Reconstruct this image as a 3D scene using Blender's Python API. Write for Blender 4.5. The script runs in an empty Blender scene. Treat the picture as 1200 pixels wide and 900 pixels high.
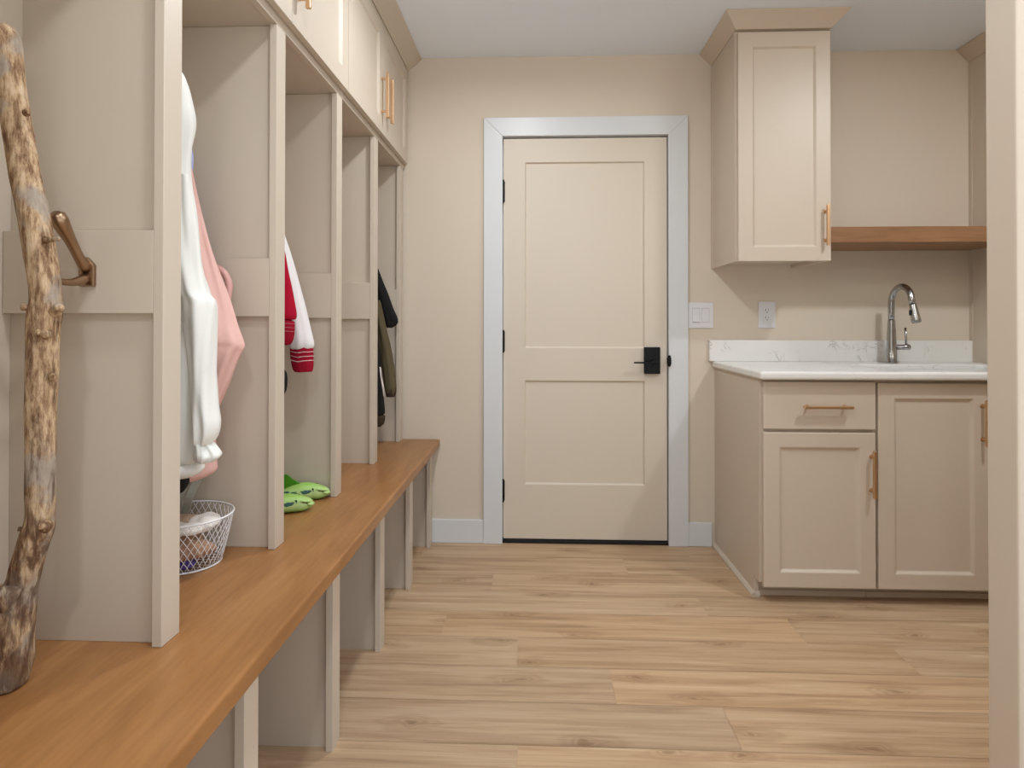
import bpy, bmesh, math, random
from mathutils import Vector, Matrix, noise
random.seed(7)
PI = math.pi
SC = bpy.context.scene
COL = SC.collection

# ------------------------------------------------------------------ camera model (also used to size things from sight lines)
FPX, CX, CY = 697.2, 602.6, 373.86
YAW, PITCH, ROLL, CH = .0387, .0071, .0007, 1.1021
_c, _s = math.cos(YAW), math.sin(YAW)
FW = Vector((-_s*math.cos(PITCH), _c*math.cos(PITCH), math.sin(PITCH)))
RT = Vector((_c, _s, 0)); UP = RT.cross(FW)
RT, UP = RT*math.cos(ROLL)+UP*math.sin(ROLL), UP*math.cos(ROLL)-RT*math.sin(ROLL)
CAM = Vector((0, 0, CH))
def at(u, v, Y):
    d = FW+RT*((u-CX)/FPX)-UP*((v-CY)/FPX)
    return CAM+d*(Y/d.y)

# ------------------------------------------------------------------ dimensions (metres)
D = 2.9905            # back wall
CEIL = 2.4458
XL = -.675            # front plane of lockers
XB = -.977            # locker back panel
BH = .5175            # bench height
Y1, PP, FT = 1.0491, .4637, .0536
HDR = 1.879
XU = -.6526           # face of upper cabinets
UB = 1.902

# ------------------------------------------------------------------ materials
def srgb(r, g, b):
    f = lambda c: (c/255/12.92) if c/255 <= .04045 else ((c/255+.055)/1.055)**2.4
    return (f(r), f(g), f(b), 1)
def mat(name, col, rough=.5, metal=0, bump=0, bscale=200, spec=.5, var=0, vscale=3):
    m = bpy.data.materials.new(name); m.use_nodes = True
    nt = m.node_tree; N = nt.nodes; L = nt.links; b = N['Principled BSDF']
    b.inputs['Base Color'].default_value = col; b.inputs['Roughness'].default_value = rough
    b.inputs['Metallic'].default_value = metal; b.inputs['Specular IOR Level'].default_value = spec
    tc = N.new('ShaderNodeTexCoord')
    if var:
        n = N.new('ShaderNodeTexNoise'); n.inputs['Scale'].default_value = vscale; n.inputs['Detail'].default_value = 4
        L.new(tc.outputs['Object'], n.inputs['Vector'])
        mx = N.new('ShaderNodeMix'); mx.data_type = 'RGBA'; mx.blend_type = 'MIX'
        mx.inputs[6].default_value = tuple(c*(1-var) for c in col[:3])+(1,)
        mx.inputs[7].default_value = tuple(min(1, c*(1+var)) for c in col[:3])+(1,)
        L.new(n.outputs['Fac'], mx.inputs[0]); L.new(mx.outputs[2], b.inputs['Base Color'])
    if bump:
        n2 = N.new('ShaderNodeTexNoise'); n2.inputs['Scale'].default_value = bscale; n2.inputs['Detail'].default_value = 2
        L.new(tc.outputs['Object'], n2.inputs['Vector'])
        bp = N.new('ShaderNodeBump'); bp.inputs['Strength'].default_value = bump; bp.inputs['Distance'].default_value = .002
        L.new(n2.outputs['Fac'], bp.inputs['Height']); L.new(bp.outputs['Normal'], b.inputs['Normal'])
    return m
def ramp(N, stops):
    r = N.new('ShaderNodeValToRGB'); e = r.color_ramp.elements
    while len(e) < len(stops): e.new(.5)
    for i, (p, c) in enumerate(stops): e[i].position = p; e[i].color = c
    return r
def wood(name, stops, scale=(1, 12, 12), nscale=3, rough=.4, plank=False, knots=False, bump=.08, spec=.4):
    m = bpy.data.materials.new(name); m.use_nodes = True
    nt = m.node_tree; N = nt.nodes; L = nt.links; b = N['Principled BSDF']
    tc = N.new('ShaderNodeTexCoord'); src = tc.outputs['Object']
    if plank:
        a = N.new('ShaderNodeAttribute'); a.attribute_name = 'plank'
        sc = N.new('ShaderNodeVectorMath'); sc.operation = 'SCALE'; sc.inputs['Scale'].default_value = 37
        L.new(a.outputs['Color'], sc.inputs[0])
        ad = N.new('ShaderNodeVectorMath'); ad.operation = 'ADD'; L.new(tc.outputs['Object'], ad.inputs[0]); L.new(sc.outputs[0], ad.inputs[1])
        src = ad.outputs[0]
    mp = N.new('ShaderNodeMapping'); mp.inputs['Scale'].default_value = scale; L.new(src, mp.inputs['Vector'])
    n = N.new('ShaderNodeTexNoise'); n.inputs['Scale'].default_value = nscale; n.inputs['Detail'].default_value = 8
    n.inputs['Roughness'].default_value = .62; n.inputs['Distortion'].default_value = .5
    L.new(mp.outputs[0], n.inputs['Vector'])
    r = ramp(N, stops); L.new(n.outputs['Fac'], r.inputs[0]); out = r.outputs[0]
    # fine pores
    mp2 = N.new('ShaderNodeMapping'); mp2.inputs['Scale'].default_value = tuple(q*(9 if q > 2 else 3) for q in scale); L.new(src, mp2.inputs['Vector'])
    n2 = N.new('ShaderNodeTexNoise'); n2.inputs['Scale'].default_value = nscale; n2.inputs['Detail'].default_value = 3; L.new(mp2.outputs[0], n2.inputs['Vector'])
    r2 = ramp(N, [(.32, (.80, .78, .76, 1)), (.58, (1, 1, 1, 1))]); L.new(n2.outputs['Fac'], r2.inputs[0])
    mx = N.new('ShaderNodeMix'); mx.data_type = 'RGBA'; mx.blend_type = 'MULTIPLY'; mx.inputs[0].default_value = .6
    L.new(out, mx.inputs[6]); L.new(r2.outputs[0], mx.inputs[7]); out = mx.outputs[2]
    if plank:
        hs = N.new('ShaderNodeHueSaturation'); sep = N.new('ShaderNodeSeparateColor'); L.new(a.outputs['Color'], sep.inputs[0])
        mr = N.new('ShaderNodeMapRange'); mr.inputs['To Min'].default_value = .90; mr.inputs['To Max'].default_value = 1.05
        L.new(sep.outputs[0], mr.inputs[0]); L.new(mr.outputs[0], hs.inputs['Value'])
        mr2 = N.new('ShaderNodeMapRange'); mr2.inputs['To Min'].default_value = .90; mr2.inputs['To Max'].default_value = 1.0
        L.new(sep.outputs[1], mr2.inputs[0]); L.new(mr2.outputs[0], hs.inputs['Saturation'])
        L.new(out, hs.inputs['Color']); out = hs.outputs[0]
    if knots:
        mk = N.new('ShaderNodeMapping'); mk.inputs['Scale'].default_value = (1.5, 4.2, 1); L.new(src, mk.inputs['Vector'])
        nd = N.new('ShaderNodeTexNoise'); nd.inputs['Scale'].default_value = 5; L.new(mk.outputs[0], nd.inputs['Vector'])
        va = N.new('ShaderNodeVectorMath'); va.operation = 'MULTIPLY_ADD'; va.inputs[1].default_value = (.25, .25, 0); L.new(nd.outputs['Color'], va.inputs[0]); L.new(mk.outputs[0], va.inputs[2])
        vo = N.new('ShaderNodeTexVoronoi'); vo.voronoi_dimensions = '2D'; vo.inputs['Scale'].default_value = 1.15; L.new(va.outputs[0], vo.inputs['Vector'])
        rk = ramp(N, [(.0, (.46, .40, .35, 1)), (.022, (.55, .49, .43, 1)), (.04, (.90, .87, .84, 1)), (.06, (.72, .67, .62, 1)), (.085, (.93, .91, .89, 1)), (.12, (.84, .81, .78, 1)), (.17, (1, 1, 1, 1))])
        L.new(vo.outputs['Distance'], rk.inputs[0])
        mk2 = N.new('ShaderNodeMix'); mk2.data_type = 'RGBA'; mk2.blend_type = 'MULTIPLY'; mk2.inputs[0].default_value = .75
        L.new(out, mk2.inputs[6]); L.new(rk.outputs[0], mk2.inputs[7]); out = mk2.outputs[2]
    L.new(out, b.inputs['Base Color'])
    b.inputs['Roughness'].default_value = rough; b.inputs['Specular IOR Level'].default_value = spec
    bp = N.new('ShaderNodeBump'); bp.inputs['Strength'].default_value = bump; bp.inputs['Distance'].default_value = .002
    L.new(n.outputs['Fac'], bp.inputs['Height']); L.new(bp.outputs['Normal'], b.inputs['Normal'])
    return m

M = {}
M['paint'] = mat('cabinet_paint', srgb(205, 191, 173), .42, bump=.03, bscale=90)
M['locker'] = mat('locker_paint', srgb(202, 189, 172), .42, bump=.03, bscale=90)
M['wall'] = mat('wall_paint', srgb(215, 202, 184), .75, bump=.10, bscale=120)
M['ceiling'] = mat('ceiling_paint', srgb(236, 244, 254), .9, bump=.05, bscale=150)
M['white'] = mat('white_trim_paint', srgb(216, 219, 220), .35)
M['door'] = mat('door_paint', srgb(214, 202, 185), .45, bump=.02, bscale=60)
M['black'] = mat('black_metal', srgb(16, 17, 20), .35, metal=.6)
M['dark'] = mat('dark_gap', srgb(20, 18, 16), .8)
M['brass'] = mat('brushed_champagne_bronze', srgb(218, 182, 144), .34, metal=1, bump=.02, bscale=400)
M['bronze'] = mat('bronze_hook', srgb(160, 132, 106), .34, metal=1)
M['steel'] = mat('brushed_steel', srgb(176, 176, 176), .2, metal=1, bump=.02, bscale=300)
M['plastic'] = mat('white_plastic', srgb(224, 224, 227), .3)
M['bench'] = wood('stained_maple', [(.25, srgb(142, 97, 54)), (.5, srgb(163, 114, 67)), (.75, srgb(178, 129, 80))], scale=(5, 1, 5), nscale=2.2, rough=.33, bump=.02)
M['shelf'] = wood('stained_shelf_maple', [(.25, srgb(136, 98, 66)), (.5, srgb(152, 112, 78)), (.75, srgb(166, 124, 90))], scale=(1, 5, 5), nscale=2.6, rough=.4, bump=.02)
M['floor'] = wood('hickory_plank', [(.25, srgb(150, 118, 86)), (.40, srgb(182, 148, 112)), (.53, srgb(198, 165, 128)), (.64, srgb(202, 171, 136)), (.74, srgb(226, 200, 164))], scale=(.8, 15, 1), nscale=1.9, rough=.42, plank=True, knots=True, bump=.05)

def quartz():
    m = bpy.data.materials.new('veined_quartz'); m.use_nodes = True
    N = m.node_tree.nodes; L = m.node_tree.links; b = N['Principled BSDF']
    tc = N.new('ShaderNodeTexCoord')
    n = N.new('ShaderNodeTexNoise'); n.inputs['Scale'].default_value = 5; n.inputs['Detail'].default_value = 9; n.inputs['Roughness'].default_value = .65; n.inputs['Distortion'].default_value = 1.2
    L.new(tc.outputs['Object'], n.inputs['Vector'])
    r = ramp(N, [(.0, (1, 1, 1, 1)), (.485, (1, 1, 1, 1)), (.5, (.0, .0, .0, 1)), (.515, (1, 1, 1, 1))]); L.new(n.outputs['Fac'], r.inputs[0])
    n2 = N.new('ShaderNodeTexNoise'); n2.inputs['Scale'].default_value = 7; L.new(tc.outputs['Object'], n2.inputs['Vector'])
    r2 = ramp(N, [(.5, (0, 0, 0, 1)), (.68, (1, 1, 1, 1))]); L.new(n2.outputs['Fac'], r2.inputs[0])
    inv = N.new('ShaderNodeMath'); inv.operation = 'SUBTRACT'; inv.inputs[0].default_value = 1; L.new(r.outputs[0], inv.inputs[1])
    mu = N.new('ShaderNodeMath'); mu.operation = 'MULTIPLY'; L.new(inv.outputs[0], mu.inputs[0]); L.new(r2.outputs[0], mu.inputs[1])
    mx = N.new('ShaderNodeMix'); mx.data_type = 'RGBA'; mx.inputs[6].default_value = srgb(232, 231, 226); mx.inputs[7].default_value = srgb(176, 172, 168)
    L.new(mu.outputs[0], mx.inputs[0]); L.new(mx.outputs[2], b.inputs['Base Color']); b.inputs['Roughness'].default_value = .22
    return m
M['quartz'] = quartz()
def cloth(name, col, rib=0, axis=2, bump=.25):
    m = mat(name, col, .9, spec=.15, var=.06, vscale=14, bump=bump, bscale=500)
    if rib:
        N = m.node_tree.nodes; L = m.node_tree.links
        tc = N.new('ShaderNodeTexCoord'); w = N.new('ShaderNodeTexWave'); w.wave_type = 'BANDS'; w.bands_direction = 'Z' if axis == 2 else 'X'
        w.inputs['Scale'].default_value = rib; w.inputs['Distortion'].default_value = .6; L.new(tc.outputs['Object'], w.inputs['Vector'])
        bp = N.new('ShaderNodeBump'); bp.inputs['Strength'].default_value = .35; bp.inputs['Distance'].default_value = .0015
        L.new(w.outputs['Fac'], bp.inputs['Height']); L.new(bp.outputs['Normal'], N['Principled BSDF'].inputs['Normal'])
    return m
M['white_fleece'] = cloth('white_fleece', srgb(232, 232, 226))
M['pink_knit'] = cloth('pink_knit', srgb(228, 184, 174), rib=170)
M['crimson'] = cloth('crimson_wool', srgb(168, 14, 44))
M['crimson_rib'] = cloth('crimson_rib', srgb(150, 18, 42), rib=90, axis=0)
M['white_leather'] = cloth('white_sleeve_cloth', srgb(226, 222, 220), bump=.1)
M['stripe'] = cloth('cream_stripe', srgb(235, 225, 215))
M['olive'] = cloth('olive_cloth', srgb(94, 84, 62))
M['brownrib'] = cloth('dark_brown_rib', srgb(66, 54, 40), rib=90, axis=0)
M['blackcloth'] = cloth('black_quilted_cloth', srgb(33, 32, 32))
M['lavender'] = cloth('lavender_blue_cloth', srgb(184, 190, 226))
M['strap'] = mat('pale_grey_webbing', srgb(176, 176, 164), .7, bump=.2, bscale=300)
M['pink_gloss'] = mat('pink_gloss_plastic', srgb(216, 168, 160), .2)
M['wire'] = mat('white_coated_wire', srgb(235, 235, 235), .4)
M['c_beige'] = cloth('beige_cloth', srgb(196, 170, 146))
M['c_brown'] = cloth('tan_cloth', srgb(178, 142, 118))
M['c_dark'] = cloth('dark_brown_cloth', srgb(58, 42, 38))
M['c_purple'] = cloth('purple_cloth', srgb(100, 84, 160))
M['c_white'] = cloth('off_white_cloth', srgb(236, 230, 222))
def bark():
    m = bpy.data.materials.new('weathered_driftwood'); m.use_nodes = True
    N = m.node_tree.nodes; L = m.node_tree.links; b = N['Principled BSDF']
    tc = N.new('ShaderNodeTexCoord'); mp = N.new('ShaderNodeMapping'); mp.inputs['Scale'].default_value = (60, 60, 14); L.new(tc.outputs['Object'], mp.inputs[0])
    n = N.new('ShaderNodeTexNoise'); n.inputs['Scale'].default_value = 1.6; n.inputs['Detail'].default_value = 9; n.inputs['Roughness'].default_value = .7; L.new(mp.outputs[0], n.inputs['Vector'])
    r = ramp(N, [(.33, srgb(96, 64, 42)), (.45, srgb(150, 120, 92)), (.55, srgb(194, 165, 130)), (.70, srgb(214, 192, 164))]); L.new(n.outputs['Fac'], r.inputs[0])
    # grey weathering on one flank and in patches
    n2 = N.new('ShaderNodeTexNoise'); n2.inputs['Scale'].default_value = 16; n2.inputs['Detail'].default_value = 5; L.new(tc.outputs['Object'], n2.inputs['Vector'])
    r2 = ramp(N, [(.50, (0, 0, 0, 1)), (.60, (.75, .75, .75, 1))]); L.new(n2.outputs['Fac'], r2.inputs[0])
    mx = N.new('ShaderNodeMix'); mx.data_type = 'RGBA'; L.new(r2.outputs[0], mx.inputs[0]); L.new(r.outputs[0], mx.inputs[6]); mx.inputs[7].default_value = srgb(166, 156, 144)
    # dark brown bark remnants increasing towards the root (they belong to the wood)
    sp = N.new('ShaderNodeSeparateXYZ'); L.new(tc.outputs['Object'], sp.inputs[0])
    mr = N.new('ShaderNodeMapRange'); mr.inputs['From Min'].default_value = 1.15; mr.inputs['From Max'].default_value = .0; mr.inputs['To Min'].default_value = -.12; mr.inputs['To Max'].default_value = .14; L.new(sp.outputs[2], mr.inputs[0])
    mp3 = N.new('ShaderNodeMapping'); mp3.inputs['Scale'].default_value = (62, 62, 12); L.new(tc.outputs['Object'], mp3.inputs[0])
    n3 = N.new('ShaderNodeTexNoise'); n3.inputs['Scale'].default_value = 1.3; n3.inputs['Detail'].default_value = 7; n3.inputs['Roughness'].default_value = .65; L.new(mp3.outputs[0], n3.inputs['Vector'])
    ad = N.new('ShaderNodeMath'); ad.operation = 'ADD'; L.new(n3.outputs['Fac'], ad.inputs[0]); L.new(mr.outputs[0], ad.inputs[1])
    r3 = ramp(N, [(.54, (0, 0, 0, 1)), (.66, (.72, .72, .72, 1))]); L.new(ad.outputs[0], r3.inputs[0])
    mx2 = N.new('ShaderNodeMix'); mx2.data_type = 'RGBA'; L.new(r3.outputs[0], mx2.inputs[0]); L.new(mx.outputs[2], mx2.inputs[6]); mx2.inputs[7].default_value = srgb(84, 58, 42)
    L.new(mx2.outputs[2], b.inputs['Base Color']); b.inputs['Roughness'].default_value = .8; b.inputs['Specular IOR Level'].default_value = .2
    bp = N.new('ShaderNodeBump'); bp.inputs['Strength'].default_value = .5; bp.inputs['Distance'].default_value = .004; L.new(n.outputs['Fac'], bp.inputs['Height']); L.new(bp.outputs['Normal'], b.inputs['Normal'])
    return m
M['bark'] = bark()
def fish_mat():
    m = bpy.data.materials.new('green_fish_rubber'); m.use_nodes = True
    N = m.node_tree.nodes; L = m.node_tree.links; b = N['Principled BSDF']
    tc = N.new('ShaderNodeTexCoord'); sp = N.new('ShaderNodeSeparateXYZ'); L.new(tc.outputs['Object'], sp.inputs[0])
    r = ramp(N, [(.0, srgb(130, 182, 80)), (.45, srgb(186, 212, 140)), (.75, srgb(160, 200, 104)), (1, srgb(142, 192, 82))])
    mr = N.new('ShaderNodeMapRange'); mr.inputs['From Min'].default_value = 0; mr.inputs['From Max'].default_value = .06; L.new(sp.outputs[2], mr.inputs[0]); L.new(mr.outputs[0], r.inputs[0])
    # dark teal scale marks along the flank
    n = N.new('ShaderNodeTexNoise'); n.inputs['Scale'].default_value = 70; n.inputs['Detail'].default_value = 2; L.new(tc.outputs['Object'], n.inputs['Vector'])
    a = N.new('ShaderNodeMath'); a.operation = 'SUBTRACT'; a.inputs[1].default_value = .031; L.new(sp.outputs[2], a.inputs[0])
    ab = N.new('ShaderNodeMath'); ab.operation = 'ABSOLUTE'; L.new(a.outputs[0], ab.inputs[0])
    mm = N.new('ShaderNodeMapRange'); mm.inputs['From Min'].default_value = .004; mm.inputs['From Max'].default_value = .010; mm.inputs['To Min'].default_value = .22; mm.inputs['To Max'].default_value = -.3; L.new(ab.outputs[0], mm.inputs[0])
    xr = N.new('ShaderNodeMapRange'); xr.inputs['From Min'].default_value = .18; xr.inputs['From Max'].default_value = .205; xr.inputs['To Min'].default_value = 0; xr.inputs['To Max'].default_value = -.5; L.new(sp.outputs[0], xr.inputs[0])
    s1 = N.new('ShaderNodeMath'); L.new(n.outputs['Fac'], s1.inputs[0]); L.new(mm.outputs[0], s1.inputs[1])
    s2 = N.new('ShaderNodeMath'); L.new(s1.outputs[0], s2.inputs[0]); L.new(xr.outputs[0], s2.inputs[1])
    rr = ramp(N, [(.60, (0, 0, 0, 1)), (.66, (1, 1, 1, 1))]); L.new(s2.outputs[0], rr.inputs[0])
    mx = N.new('ShaderNodeMix'); mx.data_type = 'RGBA'; L.new(rr.outputs[0], mx.inputs[0]); L.new(r.outputs[0], mx.inputs[6]); mx.inputs[7].default_value = srgb(48, 92, 84)
    L.new(mx.outputs[2], b.inputs['Base Color']); b.inputs['Roughness'].default_value = .5
    return m
M['fish'] = fish_mat()
M['fish_dark'] = mat('deep_green_rubber', srgb(70, 140, 20), .5)

# ------------------------------------------------------------------ mesh helpers
def tag(o, label=None, cat=None, group=None, kind=None):
    if label: o['label'] = label
    if cat: o['category'] = cat
    if group: o['group'] = group
    if kind: o['kind'] = kind
    return o
def thing(name, label, cat, loc, group=None, rz=0):
    o = bpy.data.objects.new(name, None); COL.objects.link(o)
    o.location = loc; o.rotation_euler = (0, 0, rz); o.empty_display_size = .05
    bpy.context.view_layer.update()
    return tag(o, label, cat, group)
def build(name, bm, m, parent=None, bevel=0, smooth=False, label=None, segs=2, local=False):
    """bm in world coordinates; the object's origin is put at its parent's origin (local=True: bm is in the parent's own frame)"""
    bmesh.ops.recalc_face_normals(bm, faces=bm.faces)
    me = bpy.data.meshes.new(name)
    org = Vector((0, 0, 0))
    if parent is None:
        if not local:
            xs = [v.co for v in bm.verts]
            org = Vector((sum(v.x for v in xs)/len(xs), sum(v.y for v in xs)/len(xs), min(v.z for v in xs)))
            bmesh.ops.translate(bm, verts=bm.verts, vec=-org)
    elif not local:
        mw = Matrix.Translation(Vector((0, 0, 0)))
        chain = []; p = parent
        while p: chain.append(p); p = p.parent
        for q in reversed(chain): mw = mw @ q.matrix_basis
        bm.transform(mw.inverted())
    bm.to_mesh(me); bm.free()
    ms = m if isinstance(m, (list, tuple)) else [m]
    for q in ms: me.materials.append(q)
    if smooth:
        for p in me.polygons: p.use_smooth = True
    o = bpy.data.objects.new(name, me); COL.objects.link(o)
    if parent is None: o.location = org
    else: o.parent = parent
    if bevel:
        md = o.modifiers.new('bevel', 'BEVEL'); md.width = bevel; md.segments = segs; md.limit_method = 'ANGLE'; md.angle_limit = math.radians(40)
        md.harden_normals = False
    if smooth == 'auto' or (smooth and bevel):
        pass
    if label: o['label'] = label
    return o
def NB(): return bmesh.new()
def box(bm, x0, x1, y0, y1, z0, z1):
    vs = [bm.verts.new(c) for c in ((x0, y0, z0), (x1, y0, z0), (x1, y1, z0), (x0, y1, z0), (x0, y0, z1), (x1, y0, z1), (x1, y1, z1), (x0, y1, z1))]
    for f in ((3, 2, 1, 0), (4, 5, 6, 7), (0, 1, 5, 4), (1, 2, 6, 5), (2, 3, 7, 6), (3, 0, 4, 7)): bm.faces.new([vs[i] for i in f])
    return bm
def BX(*a): return box(NB(), *a)
def prism(bm, pts, a, b, axis):
    """polygon pts in the plane across axis, extruded from a to b"""
    def mk(p, t):
        return {'x': (t, p[0], p[1]), 'y': (p[0], t, p[1]), 'z': (p[0], p[1], t)}[axis]
    A = [bm.verts.new(mk(p, a)) for p in pts]; B = [bm.verts.new(mk(p, b)) for p in pts]
    n = len(pts)
    bm.faces.new(A); bm.faces.new(B[::-1])
    for i in range(n): bm.faces.new((A[i], A[(i+1) % n], B[(i+1) % n], B[i]))
    return bm
def slab(w, h, t, panels=(), depth=.009, cham=.010):
    """board with recessed panels: x 0..w, z 0..h, front at y=0 facing -y, back at y=t"""
    bm = NB()
    xs = sorted(set([0, w]+[p[0] for p in panels]+[p[2] for p in panels]))
    zs = sorted(set([0, h]+[p[1] for p in panels]+[p[3] for p in panels]))
    V = {}
    def v(x, y, z):
        k = (round(x, 5), round(y, 5), round(z, 5))
        if k not in V: V[k] = bm.verts.new((x, y, z))
        return V[k]
    for i in range(len(xs)-1):
        for j in range(len(zs)-1):
            x0, x1, z0, z1 = xs[i], xs[i+1], zs[j], zs[j+1]
            hole = any(p[0] <= x0+1e-6 and p[2] >= x1-1e-6 and p[1] <= z0+1e-6 and p[3] >= z1-1e-6 for p in panels)
            if not hole: bm.faces.new((v(x0, 0, z0), v(x1, 0, z0), v(x1, 0, z1), v(x0, 0, z1)))
            else:
                c = cham
                o = [v(x0, 0, z0), v(x1, 0, z0), v(x1, 0, z1), v(x0, 0, z1)]
                q = [v(x0+c, depth, z0+c), v(x1-c, depth, z0+c), v(x1-c, depth, z1-c), v(x0+c, depth, z1-c)]
                for k in range(4): bm.faces.new((o[k], o[(k+1) % 4], q[(k+1) % 4], q[k]))
                bm.faces.new(q)
            bm.faces.new((v(x0, t, z0), v(x0, t, z1), v(x1, t, z1), v(x1, t, z0)))
    for i in range(len(xs)-1):
        for z in (0, h): bm.faces.new((v(xs[i], 0, z), v(xs[i+1], 0, z), v(xs[i+1], t, z), v(xs[i], t, z)))
    for j in range(len(zs)-1):
        for x in (0, w): bm.faces.new((v(x, 0, zs[j]), v(x, 0, zs[j+1]), v(x, t, zs[j+1]), v(x, t, zs[j])))
    return bm
def place(bm, loc, rz=0):
    bm.transform(Matrix.Translation(loc) @ Matrix.Rotation(rz, 4, 'Z')); return bm
def tube(bm, pts, rad, n=10, caps=True):
    """round bar through pts; rad a number or one per point"""
    pts = [Vector(p) for p in pts]
    R = rad if isinstance(rad, (list, tuple)) else [rad]*len(pts)
    prev = None; rings = []
    for i, p in enumerate(pts):
        t = (pts[min(i+1, len(pts)-1)]-pts[max(i-1, 0)]).normalized()
        if prev is None:
            a = Vector((0, 0, 1)) if abs(t.z) < .9 else Vector((0, 1, 0))
            nrm = t.cross(a).normalized()
        else: nrm = (prev-t*prev.dot(t)).normalized()
        prev = nrm; bn = t.cross(nrm)
        rings.append([bm.verts.new(p+(nrm*math.cos(2*PI*k/n)+bn*math.sin(2*PI*k/n))*R[i]) for k in range(n)])
    for a, b in zip(rings, rings[1:]):
        for k in range(n): bm.faces.new((a[k], a[(k+1) % n], b[(k+1) % n], b[k]))
    if caps:
        bm.faces.new(rings[0][::-1]); bm.faces.new(rings[-1])
    return bm
def TB(pts, rad, n=12): return tube(NB(), pts, rad, n)
def ring(bm, c, rx, ry, r, n=48, k=6):
    vs = []
    for i in range(n):
        a = 2*PI*i/n; p = Vector((c[0]+rx*math.cos(a), c[1]+ry*math.sin(a), c[2])); o = Vector((math.cos(a), math.sin(a), 0))
        vs.append([bm.verts.new(p+o*(r*math.cos(2*PI*j/k))+Vector((0, 0, r*math.sin(2*PI*j/k)))) for j in range(k)])
    for i in range(n):
        for j in range(k): bm.faces.new((vs[i][j], vs[(i+1) % n][j], vs[(i+1) % n][(j+1) % k], vs[i][(j+1) % k]))
    return bm
def lerp(a, b, t): return tuple(x+(y-x)*t for x, y in zip(a, b))
def crv(keys, t):
    """smooth interpolation through keyed tuples, t in 0..len-1"""
    n = len(keys)-1; i = min(int(t), n-1); f = t-i
    p0, p1, p2, p3 = keys[max(i-1, 0)], keys[i], keys[i+1], keys[min(i+2, n)]
    return tuple(.5*((2*b)+(-a+c)*f+(2*a-5*b+4*c-d)*f*f+(-a+3*b-3*c+d)*f**3) for a, b, c, d in zip(p0, p1, p2, p3))
def garment(keys, amp=.006, nf=5, seed=0, sub=8, n=44, sq=1.0):
    """cloth volume; keys = (z, x left, x right, y centre, half thickness) from top to bottom"""
    bm = NB(); rings = []; steps = (len(keys)-1)*sub
    for i in range(steps+1):
        z, xl, xr, yc, ry = crv(keys, i/sub)
        e = min(1, min(i, steps-i)/3+.35)
        rr = []
        for k in range(n):
            a = 2*PI*k/n; ca, sa = math.cos(a), math.sin(a)
            w = (xr-xl)/2; cx = (xr+xl)/2
            nv = noise.noise(Vector((ca*1.3+seed*7.1, sa*1.3, z*7)))
            f = amp*(math.sin(nf*a+z*9+seed)*.7+nv*1.6+.5*math.sin(2*nf*a-z*17+seed*2))
            shrink = .93 if e < 1 else 1
            # keep the outer sides truer than the broad faces
            fx = f*.35; fy = f*min(1, ry/.03)
            rr.append(bm.verts.new((cx+(w*shrink+fx)*ca, yc+(ry*shrink+fy)*math.copysign(abs(sa)**sq, sa), z+nv*.004*(1 if 0 < i < steps else .5))))
        rings.append(rr)
    for a, b in zip(rings, rings[1:]):
        for k in range(n): bm.faces.new((a[k], a[(k+1) % n], b[(k+1) % n], b[k]))
    for rr in (rings[0], rings[-1]):
        c = bm.verts.new(sum((v.co for v in rr), Vector())/n)
        for k in range(n): bm.faces.new((rr[k], rr[(k+1) % n], c))
    return bm
def rows(Y, data, ry=.05, xl=None):
    """data = (v, u_left, u_right[, ry]) outline read along sight lines at distance Y"""
    out = []
    for r in data:
        v, ul, ur = r[:3]; q = r[3] if len(r) > 3 else ry
        a = at(ul, v, Y); b = at(ur, v, Y)
        out.append(((a.z+b.z)/2, (xl if (xl is not None and ul <= 0) else a.x), b.x, Y, q))
    return out

# ------------------------------------------------------------------ the room
def struct(name, bm, m, bevel=0, parent=None):
    o = build(name, bm, m, parent, bevel)
    if parent is None: o['kind'] = 'structure'
    return o
YN = -.6    # how far the room comes forward past the camera
XR = 2.95
# floor: planks running across the room, one face per plank
bm = NB(); lay = bm.loops.layers.float_color.new('plank')
joints = {0: .53, 1: .23, 2: -.066, 3: -.34, 4: .645, 5: -.19, 6: .4, 7: -.55, -1: -.05, -2: .7}
L0 = 1.27
row = -13
while True:
    y0 = 1.561+.178*row; y1 = y0+.178
    if y0 > D+.05: break
    j = joints.get(row, random.uniform(0, L0)); x = j-L0*math.ceil((j+1.05)/L0)
    while x < XR:
        x0, x1 = max(x, -1.05), min(x+L0, XR+.05)
        if x1 > x0:
            g = .0006
            f = bm.faces.new([bm.verts.new(c) for c in ((x0+g, y0+g, 0), (x1-g, y0+g, 0), (x1-g, y1-g, 0), (x0+g, y1-g, 0))])
            c = (random.random(), random.random(), random.random(), 1)
            for lp in f.loops: lp[lay] = c
        x += L0
    row += 1
box(bm, -1.05, XR+.05, 1.561-.178*13, D+.15, -.06, -.0012)
for f in bm.faces:
    if abs(f.calc_center_median().z) > .0005:
        for lp in f.loops: lp[lay] = (.2, .2, .2, 1)
fl = build('floor', bm, M['floor'], local=True); fl['kind'] = 'structure'
struct('ceiling', BX(-1.15, XR+.1, YN-.2, D+.15, CEIL, CEIL+.1), M['ceiling'])
struct('wall_left', BX(-1.15, -1.0, YN-.2, D+.15, 0, CEIL), M['wall'])
DX0, DX1, DZ = -.178, .6525, 2.04     # door opening
bm = NB()
box(bm, -1.0, DX0-.012, D, D+.12, 0, CEIL); box(bm, DX1+.012, XR, D, D+.12, 0, CEIL); box(bm, DX0-.012, DX1+.012, D, D+.12, DZ+.012, CEIL)
struct('wall_back', bm, M['wall'])
struct('wall_right', BX(XR, XR+.12, 1.17, D+.15, 0, CEIL), M['wall'])
PXX = at(1156, 450, 1.27).x; PYN = 1.27
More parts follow.
